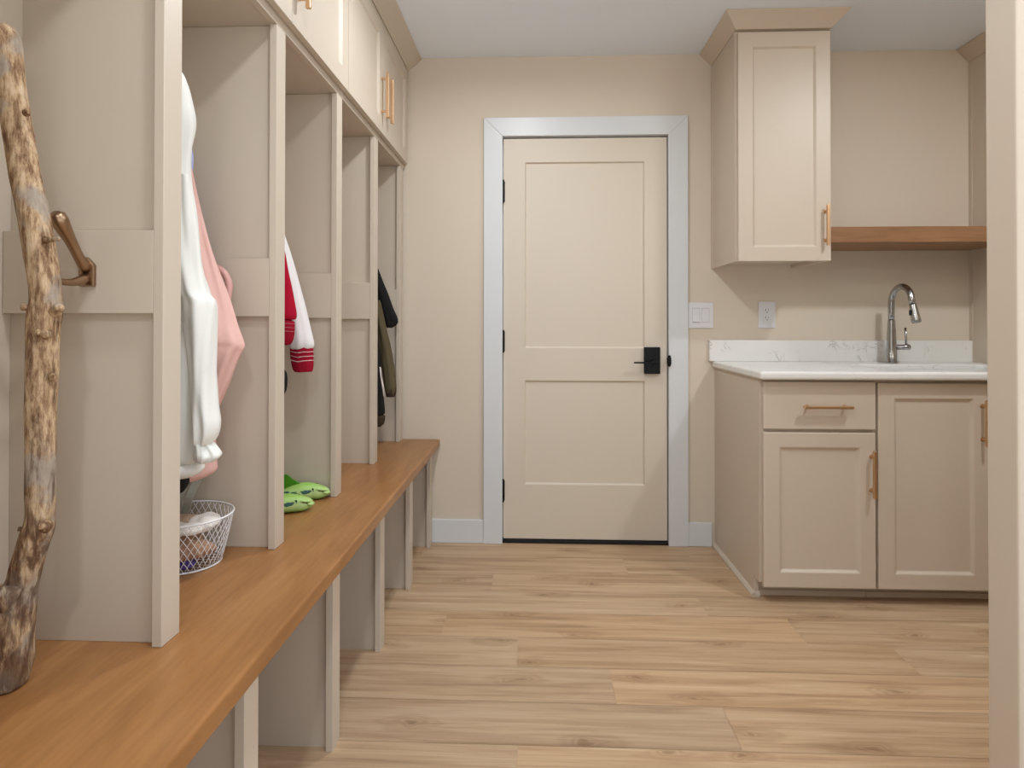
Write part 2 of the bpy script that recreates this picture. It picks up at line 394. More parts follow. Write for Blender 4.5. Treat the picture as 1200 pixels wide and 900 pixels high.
while PYN > 1 and (lambda q: CX+FPX*q.dot(RT)/q.dot(FW))(Vector((PXX, PYN, 1.1))-CAM) < 1192: PYN -= .001
struct('wall_front', BX(PXX, XR, PYN, 1.27, 0, CEIL), M['paint'], bevel=.004)
# door casing with mitred corners, jamb
def casing():
    bm = NB(); xo0, xo1, zo = -.2689, .7465, 2.1345; xi0, xi1, zi = DX0+.004, DX1-.002, DZ+.001
    yf, yb = D-.018, D
    outer = [(xo0, 0), (xo0, zo), (xo1, zo), (xo1, 0)]; inner = [(xi0, 0), (xi0, zi), (xi1, zi), (xi1, 0)]
    for i in range(3):
        P = [outer[i], outer[i+1], inner[i+1], inner[i]]
        prism(bm, P, yf, yb, 'y')
    return bm
struct('trim_1', casing(), M['white'], bevel=.002)
bm = NB()
box(bm, DX0-.012, DX0, D, D+.12, 0, DZ); box(bm, DX1, DX1+.012, D, D+.12, 0, DZ); box(bm, DX0-.012, DX1+.012, D, D+.12, DZ, DZ+.012)
box(bm, DX0, DX0+.012, D+.045, D+.06, 0, DZ); box(bm, DX1-.012, DX1, D+.045, D+.06, 0, DZ); box(bm, DX0, DX1, D+.045, D+.06, DZ-.012, DZ)
struct('trim_2', bm, M['white'], bevel=.001)
struct('trim_3', BX(DX0, DX1, D-.004, D+.12, 0, .014), M['dark'], bevel=.003)   # dark threshold
bm = NB()
box(bm, -.545, -.2689, D-.014, D, 0, .117); box(bm, .7465, .862, D-.014, D, 0, .117)
struct('baseboard_back', bm, M['white'], bevel=.003)
# the door
dw = .8167; dz0 = .022; dh = 2.0318-dz0
o = place(slab(dw, dh, .040, [(.108, .8142-.0+.164-dz0, dw-.111, 1.9123-dz0), (.108, .2945-dz0, dw-.111, .8142-dz0)], depth=.010, cham=.006), (-.1705, D+.001, dz0))
door = build('door_1', o, M['door'], None, bevel=.0015); door['kind'] = 'structure'
for z in (1.766, 1.011, .263):
    h = NB(); tube(h, [(-.1745, D-.006, z-.052), (-.1745, D-.006, z+.052)], .0065, 10)
    for q in (-.054, .054): tube(h, [(-.1745, D-.006, z+q-.003), (-.1745, D-.006, z+q+.003)], .0085, 10)
    box(h, -.170, -.163, D-.0015, D+.002, z-.051, z+.051)
    build('hinge', h, M['black'], door, smooth=False, label='black door hinge')
lk = build('lock_plate', BX(.530, .609, D-.020, D+.001, .8515, .984), M['black'], door, bevel=.003, label='black rectangular lock plate')
h = NB(); tube(h, [(.574, D-.02, .912), (.574, D-.056, .912)], .012, 16); box(h, .474, .588, D-.062, D-.046, .9055, .9135)
build('lever', h, M['black'], lk, bevel=.0015)
h = NB(); tube(h, [(.651, D-.024, .889), (.651, D-.022, .905), (.651, D-.022, .928), (.651, D-.024, .944)], [.006, .011, .011, .006], 12)
build('strike_plate', h, M['black'], door, label='black rounded strike plate')

# ------------------------------------------------------------------ lockers
G_DIV = None
lk = thing('locker_unit', 'built-in greige open cubby lockers standing on the wooden bench along the left wall', 'locker', (XL, 2.0, BH))
Z0 = BH+.0005
build('back_panel', BX(XB-.02, XB, -.3, D-.001, Z0, HDR+.02), M['locker'], lk)
build('back_rail', BX(XB, XB+.02, -.3, D-.001, 1.572, 1.72), M['locker'], lk, bevel=.001)
build('top_panel', BX(XB, XL-.019, -.3, D-.001, HDR+.004, HDR+.0225), M['locker'], lk)
build('header_rail', BX(XL-.019, XL, -.3, D-.001, HDR, UB), M['locker'], lk, bevel=.001)
for k in range(-2, 5):
    y = Y1+PP*k; yc = y+FT/2
    last = k == 4
    y1 = min(y+FT, D-.0015)
    pn = build('divider', BX(XB+.0005, XL-.019, (yc-.0095), min(yc+.0095, D-.002), Z0, HDR+.003), M['locker'], lk)
    bm = NB(); box(bm, XL-.0189, XL, y, y1, Z0-.0, HDR-.0005)
    build('stile', bm, M['locker'], pn, bevel=.0012)
    bm = NB(); box(bm, XB+.0008, XL-.0192, y+.0002, yc-.0096, 1.1195, 1.2700)
    build('rail', bm, M['locker'], pn, bevel=.001)
    if not last:
        bm = NB(); box(bm, XB+.0008, XL-.0192, yc+.0096, y1, 1.1195, 1.2700)
        build('rail', bm, M['locker'], pn, bevel=.001)
# end filler against the back wall
# ------------------------------------------------------------------ bench
be = thing('bench', 'long brown stained wooden bench with painted dividers below, along the left wall', 'bench', (-.7, 1.5, 0))
build('seat', BX(-.999, -.4896, -.3, D-.001, BH-.040, BH), M['bench'], be, bevel=.007, segs=4, label='brown stained wooden seat board')
build('back_panel', BX(-.999, -.985, -.3, D-.001, .0, BH-.0405), M['locker'], be)
XG = -.5246
for k in range(-2, 5):
    y = Y1+PP*k+.004; yc = y+FT/2; y1 = min(y+FT, D-.0015)
    pn = build('divider', BX(-.9845, XG-.019, yc-.0095, min(yc+.0095, D-.002), 0, BH-.0405), M['locker'], be)
    build('leg', BX(XG-.0189, XG, y, y1, 0, BH-.0405), M['locker'], pn, bevel=.0012)

# ------------------------------------------------------------------ handles
def bar_handle(parent, c, vertical, length, facing, name='handle', lab=None):
    """c = centre on the door face; facing '-y' or '+x'"""
    pr = .034; w = .0055; dpt = .007
    bm = NB(); hl = length/2
    if facing == '-y':
        if vertical: box(bm, c[0]-w, c[0]+w, c[1]-pr, c[1]-pr+2*dpt, c[2]-hl, c[2]+hl); ends = [(0, -hl*.72), (0, hl*.72)]
        else: box(bm, c[0]-hl, c[0]+hl, c[1]-pr, c[1]-pr+2*dpt, c[2]-w, c[2]+w); ends = [(-hl*.76, 0), (hl*.76, 0)]
        o = build(name, bm, M['brass'], parent, bevel=.0015)
        for a, z in ends:
            q = NB(); tube(q, [(c[0]+a, c[1]-pr+dpt, c[2]+z), (c[0]+a, c[1]-.003, c[2]+z), (c[0]+a, c[1]-.003, c[2]+z), (c[0]+a, c[1], c[2]+z)], [.0048, .0048, .008, .008], 14)
            build('post', q, M['brass'], o, smooth=False)
    else:
        box(bm, c[0]+pr-2*dpt, c[0]+pr, c[1]-w, c[1]+w, c[2]-hl, c[2]+hl)
        o = build(name, bm, M['brass'], parent, bevel=.0015)
        for z in (-hl*.72, hl*.72):
            q = NB(); tube(q, [(c[0], c[1], c[2]+z), (c[0]+pr-dpt, c[1], c[2]+z)], .0048, 12)
            build('post', q, M['brass'], o)
    return o

# ------------------------------------------------------------------ upper cabinets over the lockers
TOPZ = 2.380
def upper_pair(y0, y1, label):
    t = thing('upper_cabinet', label, 'cabinet', (XU, (y0+y1)/2, UB), 'upper cabinets above the lockers')
    build('body', BX(-.999, XU-.0205, y0+.0005, y1-.0005, UB+.0003, CEIL-.003), M['locker'], t, bevel=.001)
    ym = (y0+y1)/2
    for i, (a, b) in enumerate(((y0, ym), (ym, y1))):
        w = b-a-.004; h = TOPZ-.006-UB
        d = build('door', place(slab(w, h, .019, [(.062, .062, w-.062, h-.062)], depth=.009, cham=.011), (XU, a+.002, UB+.0005), PI/2), M['locker'], t, bevel=.0012)
        bar_handle(d, (XU, (b-.038) if i == 0 else (a+.038), UB+.155), True, .19, '+x')
    return t
upper_pair(2.029, D-.022, 'greige double-door upper cabinet above the lockers, nearest the back wall')
upper_pair(1.091, 2.029, 'greige double-door upper cabinet above the lockers, cut by the top of the photo')
bm = NB()
box(bm, -.999, XU-.012, D-.0215, D-.001, UB+.0003, CEIL-.003)
tag(build('filler_strip', bm, M['locker']), 'narrow greige filler strip between upper cabinet and back wall', 'trim')
bm = prism(NB(), [(XU-.019, TOPZ), (XU+.002, TOPZ), (XU+.003, TOPZ+.004), (-.5876, CEIL-.006), (-.5876, CEIL-.0005), (XU-.019, CEIL-.0005)], 1.091, D-.001, 'y')
tag(build('crown_molding', bm, M['locker'], bevel=.0008), 'sloped greige crown molding above the left-hand upper cabinets', 'molding')

# ------------------------------------------------------------------ wall cabinet and crown
def crown(bm, x0, x1, yf, yb, z0, z1, pj):
    """mitred sloping crown round left, front and right sides"""
    lo = [(x0, yb), (x0, yf), (x1, yf), (x1, yb)]
    hi = [(x0-pj, yb), (x0-pj, yf-pj), (x1+pj, yf-pj), (x1+pj, yb)]
    a = [bm.verts.new((p[0], p[1], z0)) for p in lo]; b = [bm.verts.new((p[0], p[1], z1-.006)) for p in hi]; c = [bm.verts.new((p[0], p[1], z1)) for p in hi]
    for i in range(3):
        bm.faces.new((a[i], a[i+1], b[i+1], b[i])); bm.faces.new((b[i], b[i+1], c[i+1], c[i]))
    bm.faces.new((a[3], a[0], b[0], b[3])); bm.faces.new((b[3], b[0], c[0], c[3]))
    bm.faces.new(a[::-1]); bm.faces.new(c)
    return bm
def wall_cab(x0, x1, yf, z0, label, handle_x, drop=0):
    t = thing('cupboard', label, 'cabinet', ((x0+x1)/2, D, z0))
    bm = NB(); box(bm, x0, x1, yf+.0205, D-.0005, z0+(.018 if not drop else 0), 2.383)
    if not drop:
        box(bm, x0, x0+.018, yf+.0205, D-.0005, z0, z0+.018); box(bm, x1-.018, x1, yf+.0205, D-.0005, z0, z0+.018); box(bm, x0+.018, x1-.018, yf+.0205, yf+.0385, z0, z0+.018)
    build('body', bm, M['paint'], t, bevel=.0008)
    build('filler_strip', BX(x0-.003, x0+.0, D-.022, D-.0005, z0, 2.383), M['paint'], t)
    w = x1-x0-.011; h = 2.3713-z0+.001
    d = build('door', place(slab(w, h, .020, [(.062, .062, w-.062, h-.064)], depth=.009, cham=.008), (x0+.009, yf, z0-.001)), M['paint'], t, bevel=.0015)
    bar_handle(d, (handle_x, yf, z0+.150), True, .174, '-y')
    build('crown', crown(NB(), x0-.002, x1+.002, yf-.001, D-.0005, 2.384, CEIL-.0005, .056), M['paint'], t, bevel=.0008)
    return t
wall_cab(.866, 1.2717, 2.622, 1.3742, 'beige wall cabinet with one shaker door, left of the wooden shelf', 1.2455)
wall_cab(2.1115, 2.56, 2.622, .9158, 'tall beige cabinet standing on the counter at the right end of the wooden shelf', 2.53, drop=1)
sh = BX(1.2722, 2.1080, 2.6705, D-.0005, 1.4595, 1.5285)
tag(build('floating_shelf', sh, M['shelf'], bevel=.002), 'thick brown wooden floating shelf above the sink', 'shelf')

# ------------------------------------------------------------------ base cabinets
def base_cab(x0, x1, label, first):
    t = thing('base_cabinet', label, 'cabinet', ((x0+x1)/2, D, 0), 'base cabinets under the countertop')
    fy = 2.3805; zb = .078
    bm = NB()
    if first:   # side panel comes down to the floor with a toe notch
        prism(bm, [(fy+.0205, zb), (2.455, zb), (2.455, 0), (D-.0005, 0), (D-.0005, .8825), (fy+.0205, .8825)], x0, x0+.018, 'x')
        build('side_panel', bm, M['paint'], t, bevel=.0008); bm = NB()
        sm = NB(); q = .015
        prism(sm, [(x0-q, 0), (x0-.0002, 0), (x0-.0002, q*1.3), (x0-q*.55, q*1.15), (x0-q, q*.6)], 2.440, D-.0005, 'y')
        prism(sm, [(2.440, 0), (2.4545, 0), (2.4545, q*1.3), (2.445, q*1.15), (2.440, q*.6)], x0, x0+.019, 'x')
        build('shoe_molding', sm, M['paint'], t)
        xa = x0+.0182
    else: xa = x0+.0003
    box(bm, xa, x1-.0003, fy+.0205, fy+.045, zb, .8825)      # face frame
    box(bm, xa, x1-.0003, fy+.0451, D-.001, zb, zb+.018)     # floor of the box
    box(bm, x1-.0183, x1-.0003, fy+.0451, D-.001, zb+.018, .8825)
    if not first: box(bm, xa, xa+.018, fy+.0451, D-.001, zb+.018, .8825)
    build('body', bm, M['paint'], t, bevel=.0008)
    tk = build('toe_kick', BX(xa, x1-.0003, 2.475, 2.490, 0, zb), M['paint'], t)
    build('toe_molding', prism(NB(), [(2.461, 0), (2.4748, 0), (2.4748, .020), (2.466, .018)], xa+.001, x1-.0003, 'x'), M['paint'], tk)
    return t
c1 = base_cab(.879, 1.3255, 'beige base cabinet with one drawer over one door', True)
d = build('drawer', place(slab(1.3228-.890, .873-.6865, .0195), (.890, 2.3805, .6865)), M['paint'], c1, bevel=.003, segs=3)
bar_handle(d, (1.129, 2.3805, .776), False, .188, '-y')
w = 1.3215-.890; h = .6735-.0655
d = build('door', place(slab(w, h, .0195, [(.062, .060, w-.060, h-.058)], depth=.009, cham=.010), (.890, 2.3805, .0655)), M['paint'], c1, bevel=.003, segs=3)
bar_handle(d, (1.3035, 2.3805, .517), True, .182, '-y')
c2 = base_cab(1.3258, 2.19, 'beige base cabinet with full-height doors under the sink', False)
w = .425; h = .869-.0655
for i, x in enumerate((1.3315, 1.7600)):
    d = build('door', place(slab(w, h, .0195, [(.062, .060, w-.062, h-.060)], depth=.009, cham=.010), (x, 2.3805, .0655)), M['paint'], c2, bevel=.003, segs=3)
    bar_handle(d, (x+w-.030 if i == 0 else x+.030, 2.3805, .718), True, .178, '-y')

# ------------------------------------------------------------------ countertop with sink cut-out
SX0, SX1, SY0, SY1 = 1.435, 2.02, 2.435, 2.79
def rrect(x0, x1, y0, y1, r, n=6):
    P = []
    for cx, cy, a0 in ((x1-r, y0+r, -PI/2), (x1-r, y1-r, 0), (x0+r, y1-r, PI/2), (x0+r, y0+r, PI)):
        for i in range(n+1):
            a = a0+PI/2*i/n; P.append((cx+r*math.cos(a), cy+r*math.sin(a)))
    return P
def counter():
    bm = NB(); x0, x1, y0, y1, z0, z1 = .866, XR-.0005, 2.3455, D-.0005, .883, .915
    hole = rrect(SX0, SX1, SY0, SY1, .03, 6); n = len(hole)
    out = []
    cx, cy = (SX0+SX1)/2, (SY0+SY1)/2
    # outer loop paired with the hole loop: corner i of the hole fan maps to the matching outer corner
    corners = [(x1, y0), (x1, y1), (x0, y1), (x0, y0)]
    loops = {}
    for z in (z0, z1):
        H = [bm.verts.new((p[0], p[1], z)) for p in hole]; O = [bm.verts.new((p[0], p[1], z)) for p in corners]
        for c in range(4):
            base = c*7
            for i in range(6): bm.faces.new((O[c], H[base+i], H[base+i+1]))
            nb = ((c+1) % 4)*7
            bm.faces.new((O[c], H[base+6], H[nb], O[(c+1) % 4]))
        loops[z] = (H, O)
    for a, b in ((loops[z0][0], loops[z1][0]), (loops[z0][1], loops[z1][1])):
        for i in range(len(a)): bm.faces.new((a[i], a[(i+1) % len(a)], b[(i+1) % len(a)], b[i]))
    return bm
ct = tag(build('countertop', counter(), M['quartz'], bevel=.010, segs=3), 'white veined stone countertop with low backsplash and sink cut-out', 'countertop')
build('backsplash', BX(.849, 2.1105, D-.0205, D-.0005, .9153, 1.0185), M['quartz'], ct, bevel=.0015)
def sink():
    bm = NB(); r = .03
    levels = [(.8825, -.022, .03), (.8825, -.001, .03), (.74, .004, .035), (.705, .016, .045), (.700, .05, .05)]
    rings = []
    for z, ins, rr in levels:
        rings.append([bm.verts.new((p[0], p[1], z)) for p in rrect(SX0+ins, SX1-ins, SY0+ins, SY1-ins, rr)])
    for z, ins, rr in [(.697, .045, .05), (.70, .012, .045), (.74, -.002, .037), (.879, -.0215, .03)]:
        rings.append([bm.verts.new((p[0], p[1], z-.002)) for p in rrect(SX0+ins-.001, SX1-ins+.001, SY0+ins-.001, SY1-ins+.001, rr)])
    for a, b in zip(rings, rings[1:]):
        if a is rings[4]: continue
        for i in range(len(a)): bm.faces.new((a[i], a[(i+1) % len(a)], b[(i+1) % len(a)], b[i]))
    bm.faces.new(rings[4]); bm.faces.new(rings[5][::-1])
    a, b = rings[0], rings[-1]
    for i in range(len(a)): bm.faces.new((a[i], a[(i+1) % len(a)], b[(i+1) % len(a)], b[i]))
    return bm
t = thing('sink', 'white undermount sink set into the countertop', 'sink', (1.73, 2.61, .70))
build('basin', sink(), mat('white_sink', srgb(222, 222, 220), .2), t, smooth=False)
q = NB(); tube(q, [(1.73, 2.61, .7003), (1.73, 2.61, .704)], [.045, .04], 24); build('drain', q, M['steel'], t)

# ------------------------------------------------------------------ faucet
fx, fy = 1.676, 2.885
t = thing('faucet', 'brushed steel gooseneck pull-down faucet behind the sink', 'faucet', (fx, fy, .915))
build('body', TB([(fx, fy, .9155), (fx, fy, .919), (fx, fy, .92), (fx, fy, .99), (fx, fy, 1.06), (fx, fy, 1.115), (fx, fy, 1.117)], [.0255, .0255, .0235, .0215, .0185, .0155, .0150], 32), M['steel'], t, smooth=True)
pts = [(fx, fy, 1.1175), (fx, fy, 1.16), (fx, fy, 1.19)]
R_ = .078
for i in range(0, 15):
    a = PI*i/15*1.0; pts.append((fx, fy-R_+R_*math.cos(a), 1.195+R_*math.sin(a)))
a = PI*14/15
pts.append((fx+.001, fy-2*R_-.003, 1.190))
build('spout', TB(pts, .0138, 24), M['steel'], t, smooth=True)
e = Vector(pts[-1]); dn = Vector((.003, -.022, -.083))
build('spray_head', TB([e+dn*.02, e+dn*.10, e+dn*.5, e+dn*.9, e+dn*1.0], [.0138, .0145, .0170, .0195, .0185], 28), M['steel'], t, smooth=True)
build('spray_button', BX(e.x-.020, e.x-.013, e.y-.018, e.y-.004, e.z-.052, e.z-.028), M['dark'], t, bevel=.002, label='dark spray button')
hd = build('handle', TB([(fx+.015, fy, .990), (fx+.055, fy, .990), (fx+.056, fy, .990), (fx+.082, fy, .990), (fx+.084, fy, .990)], [.0125, .0125, .0135, .0135, .012], 24), M['steel'], t, smooth=True)
build('lever', TB([(fx+.069, fy, .995), (fx+.069, fy+.004, 1.04), (fx+.069, fy+.008, 1.082)], [.0055, .005, .005], 14), M['steel'], hd, smooth=True)

# ------------------------------------------------------------------ switch and outlet
t = thing('light_switch', 'white double rocker light switch plate right beside the door casing', 'light switch', (.8095, D, 1.142))
build('plate', BX(.7483, .8719, D-.006, D-.0003, 1.0787, 1.2059), M['plastic'], t, bevel=.002)
for x, tilt in ((.7875, 1), (.8335, -1)):
    bm = prism(NB(), [(D-.0062, 1.109), (D-.0062, 1.176), (D-.0075-(.0035 if tilt < 0 else 0), 1.176), (D-.0085, 1.1425), (D-.0075-(.0045 if tilt > 0 else 0), 1.109)], x-.0165, x+.0165, 'x')
    build('rocker', bm, M['plastic'], t, bevel=.0006)
    fr = NB(); box(fr, x-.0185, x+.0185, D-.0066, D-.0058, 1.106, 1.179); build('rocker_gap_shade', fr, mat('switch_shadow_gap', srgb(196, 196, 200), .5), t)  # greyer border paints the shade in the gap round each rocker
t = thing('power_outlet', 'white duplex power outlet above the countertop', 'outlet', (1.1337, D, 1.142))
build('plate', BX(1.0925, 1.1750, D-.006, D-.0003, 1.0795, 1.2100), M['plastic'], t, bevel=.002)
build('receptacle', BX(1.1170, 1.1500, D-.0078, D-.0061, 1.1110, 1.1790), M['plastic'], t, bevel=.0008)
bm = NB()
for z in (1.163, 1.126):
    box(bm, 1.1255, 1.1278, D-.0081, D-.0079, z, z+.010); box(bm, 1.1395, 1.1415, D-.0081, D-.0079, z+.001, z+.009)
    tube(bm, [(1.1335, D-.0081, z-.006), (1.1335, D-.0079, z-.006)], .0027, 10)
build('socket_slots', bm, M['dark'], t, label='dark plug slots')

# ------------------------------------------------------------------ bronze hook on the near divider
hx = -.813; yr = Y1
t = thing('coat_hook', 'bronze double coat hook on the nearest locker divider, beside the branch', 'coat hook', (hx, yr, 1.19))
bm = prism(NB(), [(hx-.014, 1.168), (hx+.014, 1.168), (hx+.014, 1.207), (hx, 1.222), (hx-.014, 1.207)], yr-.009, yr+.0001, 'y')
build('plate', bm, M['bronze'], t, bevel=.002)
build('upper_prong', TB([(hx, yr-.004, 1.198), (hx, yr-.014, 1.205), (hx, yr-.030, 1.226), (hx, yr-.045, 1.247), (hx, yr-.058, 1.263), (hx, yr-.068, 1.276), (hx, yr-.074, 1.285), (hx, yr-.077, 1.289)],
    [.0095, .0090, .0085, .0095, .0120, .0140, .0125, .006], 20), M['bronze'], t, smooth=True)
build('lower_prong', TB([(hx, yr-.005, 1.185), (hx, yr-.018, 1.178), (hx, yr-.040, 1.173), (hx, yr-.060, 1.172), (hx, yr-.072, 1.175), (hx, yr-.078, 1.179)],
    [.010, .009, .0065, .0055, .006, .005], 16), M['bronze'], t, smooth=True)

# ------------------------------------------------------------------ driftwood branch
def branch():
    prof = [(812, -18, 22, .930), (800, -22, 27, .930), (780, -24, 31, .930), (750, -22, 35, .928), (720, -18, 37, .928), (705, -12, 38.5, .928), (695, -1, 40, .928), (680, 10, 43.5, .927), (660, 16, 48, .926),
            (640, 21.5, 54, .925), (622, 27, 60, .925), (605, 32, 61.5, .925), (580, 33, 62.5, .925), (540, 33.5, 63.5, .925), (500, 33.5, 63, .925), (460, 33, 64.5, .925), (420, 33.5, 66, .925),
            (385, 35, 68, .925), (365, 36, 69.5, .925), (350, 38, 69, .925), (320, 35, 66, .925), (290, 30, 61.5, .925), (260, 25, 57, .925), (230, 19.5, 50.5, .926), (200, 13.5, 43, .928),
            (160, 7, 36.5, .930), (120, .5, 30, .932), (80, -6, 24.5, .934), (45, -11, 21, .936), (32, -11, 15, .937)]
    keys = []
    for v, ul, ur, Y in prof:
        a, b = at(ul, v, Y), at(ur, v, Y); keys.append(((a.x+b.x)/2, Y, max(a.z, BH+.002), (b.x-a.x)/2))
    keys[0] = (keys[0][0], keys[0][1], BH+.0012, keys[0][3]*.9)
    bm = NB(); n = 40; rings = []; steps = (len(keys)-1)*6
    for i in range(steps+1):
        x, y, z, r = crv(keys, i/6)
        rr = []
        for k in range(n):
            a = 2*PI*k/n; ca, sa = math.cos(a), math.sin(a)
            nz = noise.noise(Vector((ca*1.1, sa*1.1, z*9)))*.10+noise.noise(Vector((ca*3, sa*3, z*22+5)))*.05+noise.noise(Vector((ca*7, sa*7, z*40)))*.025
            if i < 30: nz += .10*noise.noise(Vector((ca*2.2+3, sa*2.2, z*18)))
            rad = r*(1+nz)
            zz = z+(.006*noise.noise(Vector((ca*3, sa*3, 2))) if i == steps else 0)
            rr.append(bm.verts.new((x+rad*ca, y+rad*sa*.95, max(zz, BH+.001))))
        rings.append(rr)
    for a, b in zip(rings, rings[1:]):
        for k in range(n): bm.faces.new((a[k], a[(k+1) % n], b[(k+1) % n], b[k]))
    for rr, dz in ((rings[0], 0), (rings[-1], -.004)):
        c = bm.verts.new(sum((v.co for v in rr), Vector())/n+Vector((0, 0, dz)))
        for k in range(n): bm.faces.new((rr[k], rr[(k+1) % n], c))
    return bm
b0 = at(4, 812, .930)
t = thing('driftwood_branch', 'tall weathered driftwood branch standing on the bench at the left edge', 'branch', (b0.x, .93, BH))
build('stem', branch(), M['bark'], t, smooth=True)
def stub(u, v, Y, d, r0, r1):
    p = at(u, v, Y); q = p+Vector(d)
    bm = NB(); pts = [p.lerp(q, s) for s in (-.3, 0, .3, .6, .85, 1)]
    tube(bm, pts, [r0*1.5, r0*1.25, r0, r1, r1*1.15, r1*.8], 14)
    for w in bm.verts: w.co += Vector((noise.noise(w.co*90), noise.noise(w.co*90+Vector((9, 0, 0))), noise.noise(w.co*90+Vector((0, 9, 0)))))*.0018
    build('knot_stub', bm, M['bark'], t, smooth=True)
stub(64, 364, .918, (.017, -.010, .006), .008, .0065)
stub(38, 362, .915, (-.008, -.012, .004), .006, .005)
stub(51, 391, .906, (0, -.014, .003), .006, .0045)
stub(52, 617, .905, (.004, -.012, .004), .007, .005)
stub(32, 620, .918, (-.010, -.006, .002), .005, .003)
stub(62, 441, .915, (.006, -.006, .003), .004, .002)
stub(57, 281, .915, (.020, -.002, .001), .0035, .0025)
stub(31, 132, .918, (.007, -.004, -.001), .004, .0025)
stub(8, 698, .905, (-.008, -.012, .010), .017, .012)

# ------------------------------------------------------------------ clothes in the first locker
XI = -.955
t = thing('white_jacket', 'white fleece jacket hanging in the nearest visible locker', 'jacket', (-.86, 1.28, .9), None)
Yw = 1.27
build('body', garment(rows(Yw, [(80, 0, 208, .03), (92, 0, 215.5, .045), (120, 0, 222, .055), (150, 0, 225.5, .062), (200, 0, 221, .060), (240, 0, 222, .058), (300, 0, 232, .062), (350, 0, 242, .064), (420, 0, 245, .064), (480, 0, 245, .064), (520, 0, 241, .064), (540, 0, 237, .060)], xl=XI), amp=.014, nf=6, seed=1), M['white_fleece'], t, smooth=True)
build('hem', garment(rows(Yw, [(541, 0, 232, .055), (549, 0, 236, .060), (557, 0, 230, .056)], xl=XI), amp=.006, nf=9, seed=4, sub=5), M['white_fleece'], t, smooth=True)
Ys = 1.246
build('sleeve', garment(rows(Ys, [(205, 196, 221, .02), (250, 199, 225, .024), (300, 204, 232, .027), (340, 212, 240, .030), (353, 214, 250, .031), (372, 216, 252, .033), (405, 221, 252, .032), (440, 225, 251, .030), (475, 227, 253, .031), (497, 229, 256, .034), (512, 231, 253, .032), (520, 232, 247, .026)]), amp=.006, nf=3, seed=8, n=48), M['white_fleece'], t, smooth=True)
sl = build('cuff', garment([(z, a, b, Ys, r) for z, a, b, _, r in rows(Ys, [(519, 233, 246, .020), (526, 232, 253, .022), (534, 231, 258, .025), (541, 232, 250, .020)])], amp=.007, nf=5, seed=2, n=40, sub=6), M['white_fleece'], t, smooth=True)

t = thing('pink_sweater', 'pink knitted sweater with a bent sleeve hanging behind the white jacket', 'sweater', (-.82, 1.41, .9))
Yp = 1.41
build('body', garment(rows(Yp, [(215, 0, 224, .02), (260, 0, 228, .035), (320, 0, 236, .045), (400, 0, 246, .048), (480, 0, 249, .050), (535, 0, 250, .050), (553, 0, 249, .048), (562, 0, 230, .045)], xl=XI), amp=.006, nf=5, seed=12), M['pink_knit'], t, smooth=True)
Yq = 1.40
build('sleeve', garment(rows(Yq, [(196, 212, 224, .012), (235, 215, 232, .018), (300, 226, 250, .024), (345, 235, 266, .028), (380, 242, 278, .030), (398, 246, 285, .031), (406, 247, 286, .027), (415, 246, 281, .029), (440, 243, 271, .027), (462, 241, 262, .024), (480, 240, 253, .018)]), amp=.008, nf=3, seed=3, n=48), M['pink_knit'], t, smooth=True)
t = tag(build('scarf', garment(rows(1.46, [(172, 205, 223, .012), (182, 204, 226, .014), (195, 204, 226, .014), (215, 205, 224, .014), (300, 205, 220, .012), (380, 205, 218, .012)]), amp=.003, nf=3, seed=5, n=24), M['lavender'], smooth=True), 'lavender blue cloth peeking out between white jacket and pink sweater', 'scarf')
t = thing('umbrella', 'curved pink glossy hook-shaped handle showing behind the pink sleeve', 'umbrella', (-.79, 1.47, .9))
hp = [(243, 322), (248, 316), (254, 314.5), (261, 318), (266, 325), (268.5, 334), (267.5, 345), (265.5, 358), (262, 378), (257, 400)]
build('handle', TB([crv([tuple(at(u, v, 1.475)) for u, v in hp], i/4) for i in range(37)], .0088, 14), M['pink_gloss'], t, smooth=True)
build('shaft', TB([at(257, 400, 1.475), at(240, 470, 1.475), at(232, 520, 1.475)], [.0088, .007, .006], 12), M['pink_gloss'], t, smooth=True)
# black glove lump and grey straps below the coats
t = tag(build('glove', garment(rows(1.33, [(553, 203, 214, .012), (558, 201, 219, .020), (566, 201, 220.5, .022), (573, 203, 217, .018), (577, 205, 214, .010)]), amp=.003, nf=4, seed=9, n=24, sub=5), M['blackcloth'], smooth=True), 'black bunched glove hanging below the hem of the white jacket', 'glove')
def strapm(a, b, w, th=.0022):
    a, b = Vector(a), Vector(b); bm = NB(); n = 10; prev = None
    side = Vector((1, .25, 0)).normalized()*(w/2); nrm = Vector((-.25, 1, 0)).normalized()*th
    for i in range(n+1):
        c = a.lerp(b, i/n)+Vector((0, .004*math.sin(i*.8), 0))
        ringv = [bm.verts.new(c+s) for s in (-side-nrm, side-nrm, side+nrm, -side+nrm)]
        if prev:
            for k in range(4): bm.faces.new((prev[k], prev[(k+1) % 4], ringv[(k+1) % 4], ringv[k]))
        else: bm.faces.new(ringv[::-1])
        prev = ringv
    bm.faces.new(prev); return bm
t = thing('backpack_strap', 'pale grey webbing straps hanging behind the wire basket', 'strap', (-.87, 1.49, BH))
build('wide_strap', strapm(at(235, 550, 1.485), at(215, 603, 1.50), .020), M['strap'], t)
build('narrow_strap', strapm(at(221, 555, 1.475), at(208, 600, 1.49), .012), M['strap'], t)

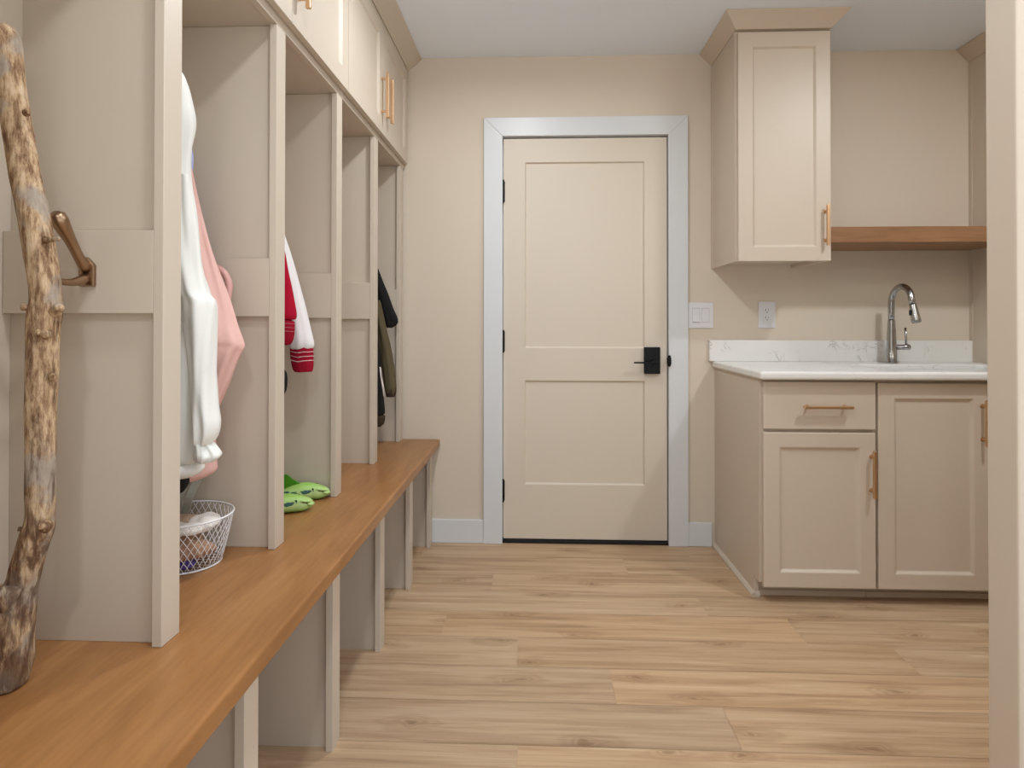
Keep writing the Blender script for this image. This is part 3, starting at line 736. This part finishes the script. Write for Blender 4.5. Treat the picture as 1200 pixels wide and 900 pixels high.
# ------------------------------------------------------------------ wire basket
bc = (-.862, 1.415); RX, RY = .117, .106; HB = .118; FB = .74
t = thing('wire_basket', 'round white diamond-mesh wire basket of small clothes on the bench', 'basket', (bc[0], bc[1], BH))
def bwall(a, s):   # s 0 bottom..1 top
    f = FB+(1-FB)*s**.85
    return (bc[0]+RX*f*math.cos(a), bc[1]+RY*f*math.sin(a)+.006*(1-s), BH+.003+HB*s)
build('rim', ring(NB(), (bc[0], bc[1], BH+.003+HB), RX, RY, .0024, 64, 8), M['wire'], t, smooth=True)
build('base_ring', ring(NB(), (bc[0], bc[1]+.006, BH+.003), RX*FB, RY*FB, .0024, 64, 8), M['wire'], t, smooth=True)
bm = NB(); NW = 42
for k in range(NW):
    for sgn in (1, -1):
        tube(bm, [bwall(2*PI*k/NW+sgn*s/8*.66, s/8) for s in range(9)], .0008, 5)
build('wire_mesh', bm, M['wire'], t, smooth=True)
bm = NB()
for k in range(-4, 5):
    yy = k*.016; hw = RX*FB*math.sqrt(max(0, 1-(yy/(RY*FB))**2))
    tube(bm, [(bc[0]-hw, bc[1]+.006+yy, BH+.003), (bc[0]+hw, bc[1]+.006+yy, BH+.003)], .0010, 5)
build('base_mesh', bm, M['wire'], t)
def lump(name, c, r, m, label, seed, cat='cloth', amp=.35, fr=22):
    bm = NB(); bmesh.ops.create_icosphere(bm, subdivisions=4, radius=1)
    for v in bm.verts:
        n_ = v.co.normalized(); q = Vector((n_.x*r[0], n_.y*r[1], n_.z*r[2]))
        k = 1+amp*noise.noise(q*fr+Vector((seed, 0, 0)))+amp*.5*noise.noise(q*fr*2.3+Vector((0, seed, 0)))-amp*.5*abs(noise.noise(q*fr*1.5+Vector((0, 0, seed))))
        v.co = Vector(c)+q*k
    return tag(build(name, bm, m, smooth=True), label, cat)
bx_, by_ = bc
lump('folded_cloth', (bx_+.012, by_-.045, BH+.098), (.060, .038, .018), M['c_white'], 'off-white cloth lying uppermost at the front of the wire basket', 1)
lump('folded_cloth', (bx_+.055, by_+.012, BH+.100), (.036, .040, .018), M['c_white'], 'crumpled pale cloth at the right side inside the wire basket', 22)
lump('folded_cloth', (bx_-.005, by_+.030, BH+.088), (.052, .042, .022), M['c_beige'], 'beige cloth in the middle of the wire basket', 3)
lump('folded_cloth', (bx_-.030, by_-.010, BH+.060), (.045, .06, .022), M['c_dark'], 'dark brown cloth buried inside the wire basket', 7)
lump('folded_cloth', (bx_+.012, by_-.030, BH+.054), (.074, .045, .030), M['c_brown'], 'tan cloth packed in the lower half of the wire basket', 5, fr=35)
lump('folded_cloth', (bx_+.035, by_-.040, BH+.019), (.024, .022, .012), M['c_purple'], 'small purple cloth at the bottom of the wire basket', 9, fr=50)
lump('folded_cloth', (bx_-.020, by_-.042, BH+.018), (.028, .024, .012), M['c_dark'], 'small dark cloth at the bottom front of the wire basket', 11, fr=50)

# ------------------------------------------------------------------ varsity jacket
XI2 = -.95
t = thing('varsity_jacket', 'crimson jacket with white sleeves and striped cuffs in the second visible locker', 'jacket', (-.8, 1.78, .95))
Yr = 1.73
build('body', garment(rows(Yr, [(272, 0, 320, .02), (290, 0, 332, .04), (320, 0, 338.5, .05), (350, 0, 344, .055), (368, 0, 347, .058), (374, 0, 345, .052)], xl=XI2), amp=.006, nf=5, seed=3), M['crimson'], t, smooth=True)
wb = build('waistband', garment(rows(Yr, [(373, 0, 344.5, .052), (385, 0, 345, .052), (398, 0, 343, .048), (404, 0, 339, .040)], xl=XI2), amp=.002, nf=9, seed=3, sub=6), M['crimson_rib'], t, smooth=True)
for v in (377.5, 382, 386.5): build('stripe', garment(rows(Yr, [(v, 0, 345.2, .0535), (v+.8, 0, 345.4, .0537), (v+1.7, 0, 345.4, .0535)], xl=XI2), amp=.002, nf=9, seed=3, sub=2), M['stripe'], wb, smooth=True)
Yv = 1.86
build('sleeve', garment(rows(Yv, [(268, 318, 331, .012), (290, 322, 337.5, .022), (320, 327, 346, .030), (360, 333, 357, .034), (385, 336, 363.5, .036), (402, 338, 367.5, .036), (409, 340, 366, .030)]), amp=.004, nf=4, seed=6, n=36), M['white_leather'], t, smooth=True, label='white sleeve')
cf = build('cuff', garment(rows(Yv, [(407, 340.5, 367, .030), (418, 341, 367, .030), (428, 342.5, 367, .029), (435.5, 344.5, 366, .026)]), amp=.0015, nf=8, seed=6, n=36), M['crimson_rib'], t, smooth=True, label='crimson ribbed cuff')
for v in (411.5, 416.5, 421.5):
    build('stripe', garment(rows(Yv, [(v, 340.6, 367.5, .0312), (v+.8, 340.5, 367.7, .0314), (v+1.7, 340.6, 367.5, .0312)]), amp=.0015, nf=8, seed=6, n=36, sub=2), M['stripe'], cf, smooth=True)
tag(build('bag', garment(rows(1.638, [(330, 0, 322, .02), (380, 0, 328, .025), (424, 0, 331, .03), (436, 0, 336, .032), (448, 0, 336.5, .032), (458, 0, 334.5, .028), (466, 0, 329, .02)], xl=XI2), amp=.003, nf=4, seed=11), M['blackcloth'], smooth=True), 'black bag edge showing below the crimson jacket', 'bag')

# ------------------------------------------------------------------ dark jackets in the last locker
XI3 = -.95; Yb = 2.80
t = thing('black_jacket', 'black quilted jacket sleeve showing in the last locker by the back wall', 'jacket', (-.8, 2.8, 1.0))
build('sleeve', garment(rows(2.82, [(312, 432, 442, .012), (330, 436, 448.5, .020), (345, 440, 455, .024), (362, 446, 461, .026), (374, 449.5, 466, .027), (382, 452, 464, .020)]), amp=.004, nf=4, seed=2, n=30), M['blackcloth'], t, smooth=True)
build('cuff', garment(rows(2.82, [(374, 450, 466.3, .024), (379, 451.5, 466, .024), (384, 453, 460, .018)]), amp=.002, nf=4, seed=2, n=30, sub=4), M['blackcloth'], t, smooth=True)
t = thing('olive_jacket', 'olive brown jacket hanging under the black sleeve in the last locker', 'jacket', (-.82, 2.72, .9))
build('sleeve', garment(rows(2.78, [(352, 436, 445, .012), (375, 440, 450.5, .020), (400, 444, 456, .024), (425, 447, 460.5, .026), (448, 450, 464, .028), (455, 451, 464.5, .028), (462, 452, 463.5, .024)]), amp=.004, nf=4, seed=4, n=30), M['olive'], t, smooth=True)
build('sleeve_cuff', garment(rows(2.78, [(452, 451.5, 464.6, .026), (459, 452, 464.2, .026), (465, 452.5, 463, .022)]), amp=.002, nf=7, seed=4, n=30, sub=4), M['brownrib'], t, smooth=True)
build('body', garment(rows(2.70, [(360, 0, 438, .03), (400, 0, 443, .05), (440, 0, 447, .055), (470, 0, 450, .055), (486, 0, 451.5, .05)], xl=XI3), amp=.005, nf=5, seed=5), M['blackcloth'], t, smooth=True, label='black jacket front')
build('hem', garment(rows(2.70, [(484, 0, 451.5, .050), (491, 0, 451, .048), (498, 0, 449, .044)], xl=XI3), amp=.002, nf=9, seed=5, sub=5), M['brownrib'], t, smooth=True)
q = NB(); tube(q, [at(445.5, 430, 2.655), at(446.5, 442, 2.655), at(448.5, 452, 2.65), at(450, 464, 2.65)], [.0035, .003, .004, .004], 8)
build('drawstring', q, M['stripe'], t, smooth=True, label='white drawstring')

# ------------------------------------------------------------------ fish slippers
def slipper_body():
    """x 0 (heel) .. .235 (snout), y across, z up"""
    bm = NB(); n = 30; rings = []; st = 36; Lh = .235
    for i in range(st+1):
        s = i/st; x = Lh*s
        w = .043*(math.sin(PI*min(1, .12+s*.93))**.55) if s < .82 else .043*(math.sin(PI*(.12+.82*.93))**.55)*(1-((s-.82)/.20)**1.7)+.002
        w = max(w, .006)
        top = (.016+.037*max(0, math.sin(PI*min(1, max(0, (s-.28)/.80))))**.8) if s > .28 else .016
        top = max(top, .013+.004*s)
        zb = 0 if s < .85 else .012*((s-.85)/.15)**1.5
        rr = []
        for k in range(n):
            a = 2*PI*k/n; ca, sa = math.cos(a), math.sin(a)
            zc = (top+zb)/2; hz = (top-zb)/2
            rr.append(bm.verts.new((x, w*math.copysign(abs(ca)**.8, ca), zc+hz*math.copysign(abs(sa)**.75, sa)+.0008)))
        rings.append(rr)
    for a, b in zip(rings, rings[1:]):
        for k in range(n): bm.faces.new((a[k], a[(k+1) % n], b[(k+1) % n], b[k]))
    bm.faces.new(rings[0][::-1]); bm.faces.new(rings[-1])
    return bm
def slipper(label, loc, rz):
    t = thing('fish_slipper', label, 'slipper', loc, 'green fish slippers on the bench', rz)
    build('body', slipper_body(), M['fish'], t, smooth=True, local=True)
    # open lips at the snout
    q = NB(); tube(q, [(.222, -.020, .026), (.231, -.013, .022), (.236, 0, .020), (.231, .013, .022), (.222, .020, .026)], [.003, .0042, .005, .0042, .003], 10)
    build('lower_lip', q, M['fish'], t, smooth=True, local=True)
    q = NB(); tube(q, [(.200, -.027, .038), (.216, -.021, .0345), (.227, -.010, .031), (.230, 0, .030), (.227, .010, .031), (.216, .021, .0345), (.200, .027, .038)], [.0015, .003, .0035, .0035, .0035, .003, .0015], 8)
    build('upper_lip', q, M['fish'], t, smooth=True, local=True)
    q = NB(); tube(q, [(.206, -.0245, .0335), (.219, -.0185, .029), (.2285, -.008, .0265), (.2305, 0, .026), (.2285, .008, .0265), (.219, .0185, .029), (.206, .0245, .0335)], .0016, 6)
    build('mouth_line', q, M['dark'], t, smooth=True, local=True, label='dark mouth line')
    for s in (-1, 1):
        q = NB(); bmesh.ops.create_uvsphere(q, u_segments=12, v_segments=8, radius=.0032); bmesh.ops.translate(q, verts=q.verts, vec=(.190, s*.0335, .041))
        build('eye', q, M['dark'], t, smooth=True, local=True, label='small dark eye')
    return t
# snout towards the room; placed so that their flanks reach the sight lines in the photograph
def put(label, tip, side, Lh=.235):
    tip = Vector(tip); d = Vector(side).normalized()
    heel = tip-d*Lh
    return slipper(label, (heel.x, heel.y, BH+.0006), math.atan2(d.y, d.x))
put('green fish-shaped slipper nearer the camera, in front of its pair', (-.700, 1.836, 0), (1, .26, 0))
sB = put('green fish-shaped slipper farther from the camera, against the locker divider', (-.694, 1.962, 0), (1, .16, 0))
q = prism(NB(), [(.080, .034), (.150, .048), (.122, .066), (.100, .084), (.086, .084)], -.0025, .0025, 'y')
build('dorsal_fin', q, M['fish_dark'], sB, bevel=.001, local=True, label='upright dark green fin')

# ------------------------------------------------------------------ light
def area(name, loc, size, power, col=(1, .93, .84), spread=2.95, rot=(0, 0, 0), shape='DISK'):
    l = bpy.data.lights.new(name, 'AREA'); l.shape = shape; l.size = size; l.energy = power; l.color = col; l.spread = spread
    o = bpy.data.objects.new(name, l); COL.objects.link(o); o.location = loc; o.rotation_euler = rot; return o
for nm, x, y, p in (('can_light', -.10, .75, 7.2), ('can_light', -.10, 2.02, 9.6), ('can_light', 1.68, 1.55, 15.5), ('can_light', -.10, -.5, 9), ('can_light', 1.15, .6, 5)):
    area(nm, (x, y, CEIL-.004), .13, p, col=(.90, .945, 1), spread=PI if x > 1.5 else 2.95)
W = bpy.data.worlds.new('World'); SC.world = W; W.use_nodes = True
wn = W.node_tree; bgn = wn.nodes['Background']; bgn.inputs[1].default_value = 1
wtc = wn.nodes.new('ShaderNodeTexCoord'); wsp = wn.nodes.new('ShaderNodeSeparateXYZ'); wn.links.new(wtc.outputs['Generated'], wsp.inputs[0])
wrp = ramp(wn.nodes, [(.42, (1.0, 1.0, 1.0, 1)), (.56, (.52, .55, .58, 1))])
wmr = wn.nodes.new('ShaderNodeMapRange'); wmr.inputs['From Min'].default_value = -1; wmr.inputs['From Max'].default_value = 1; wn.links.new(wsp.outputs[2], wmr.inputs[0]); wn.links.new(wmr.outputs[0], wrp.inputs[0])
wn.links.new(wrp.outputs[0], bgn.inputs[0]); bgn.inputs[1].default_value = 1.75      # added fill: world made brighter below the horizon to lift the ceiling

# ------------------------------------------------------------------ camera
cd = bpy.data.cameras.new('camera'); co = bpy.data.objects.new('camera', cd); COL.objects.link(co)
cd.sensor_width = 36; cd.lens = FPX*36/1200; cd.shift_x = (600-CX)/1200; cd.shift_y = (CY-450)/1200
cd.clip_start = .02
co.matrix_world = Matrix(((RT.x, UP.x, -FW.x, CAM.x), (RT.y, UP.y, -FW.y, CAM.y), (RT.z, UP.z, -FW.z, CAM.z), (0, 0, 0, 1)))
SC.camera = co
SC.view_settings.view_transform = 'Standard'; SC.view_settings.look = 'None'; SC.view_settings.gamma = 1
SC.view_settings.exposure = .12; SC.view_settings.use_curve_mapping = False
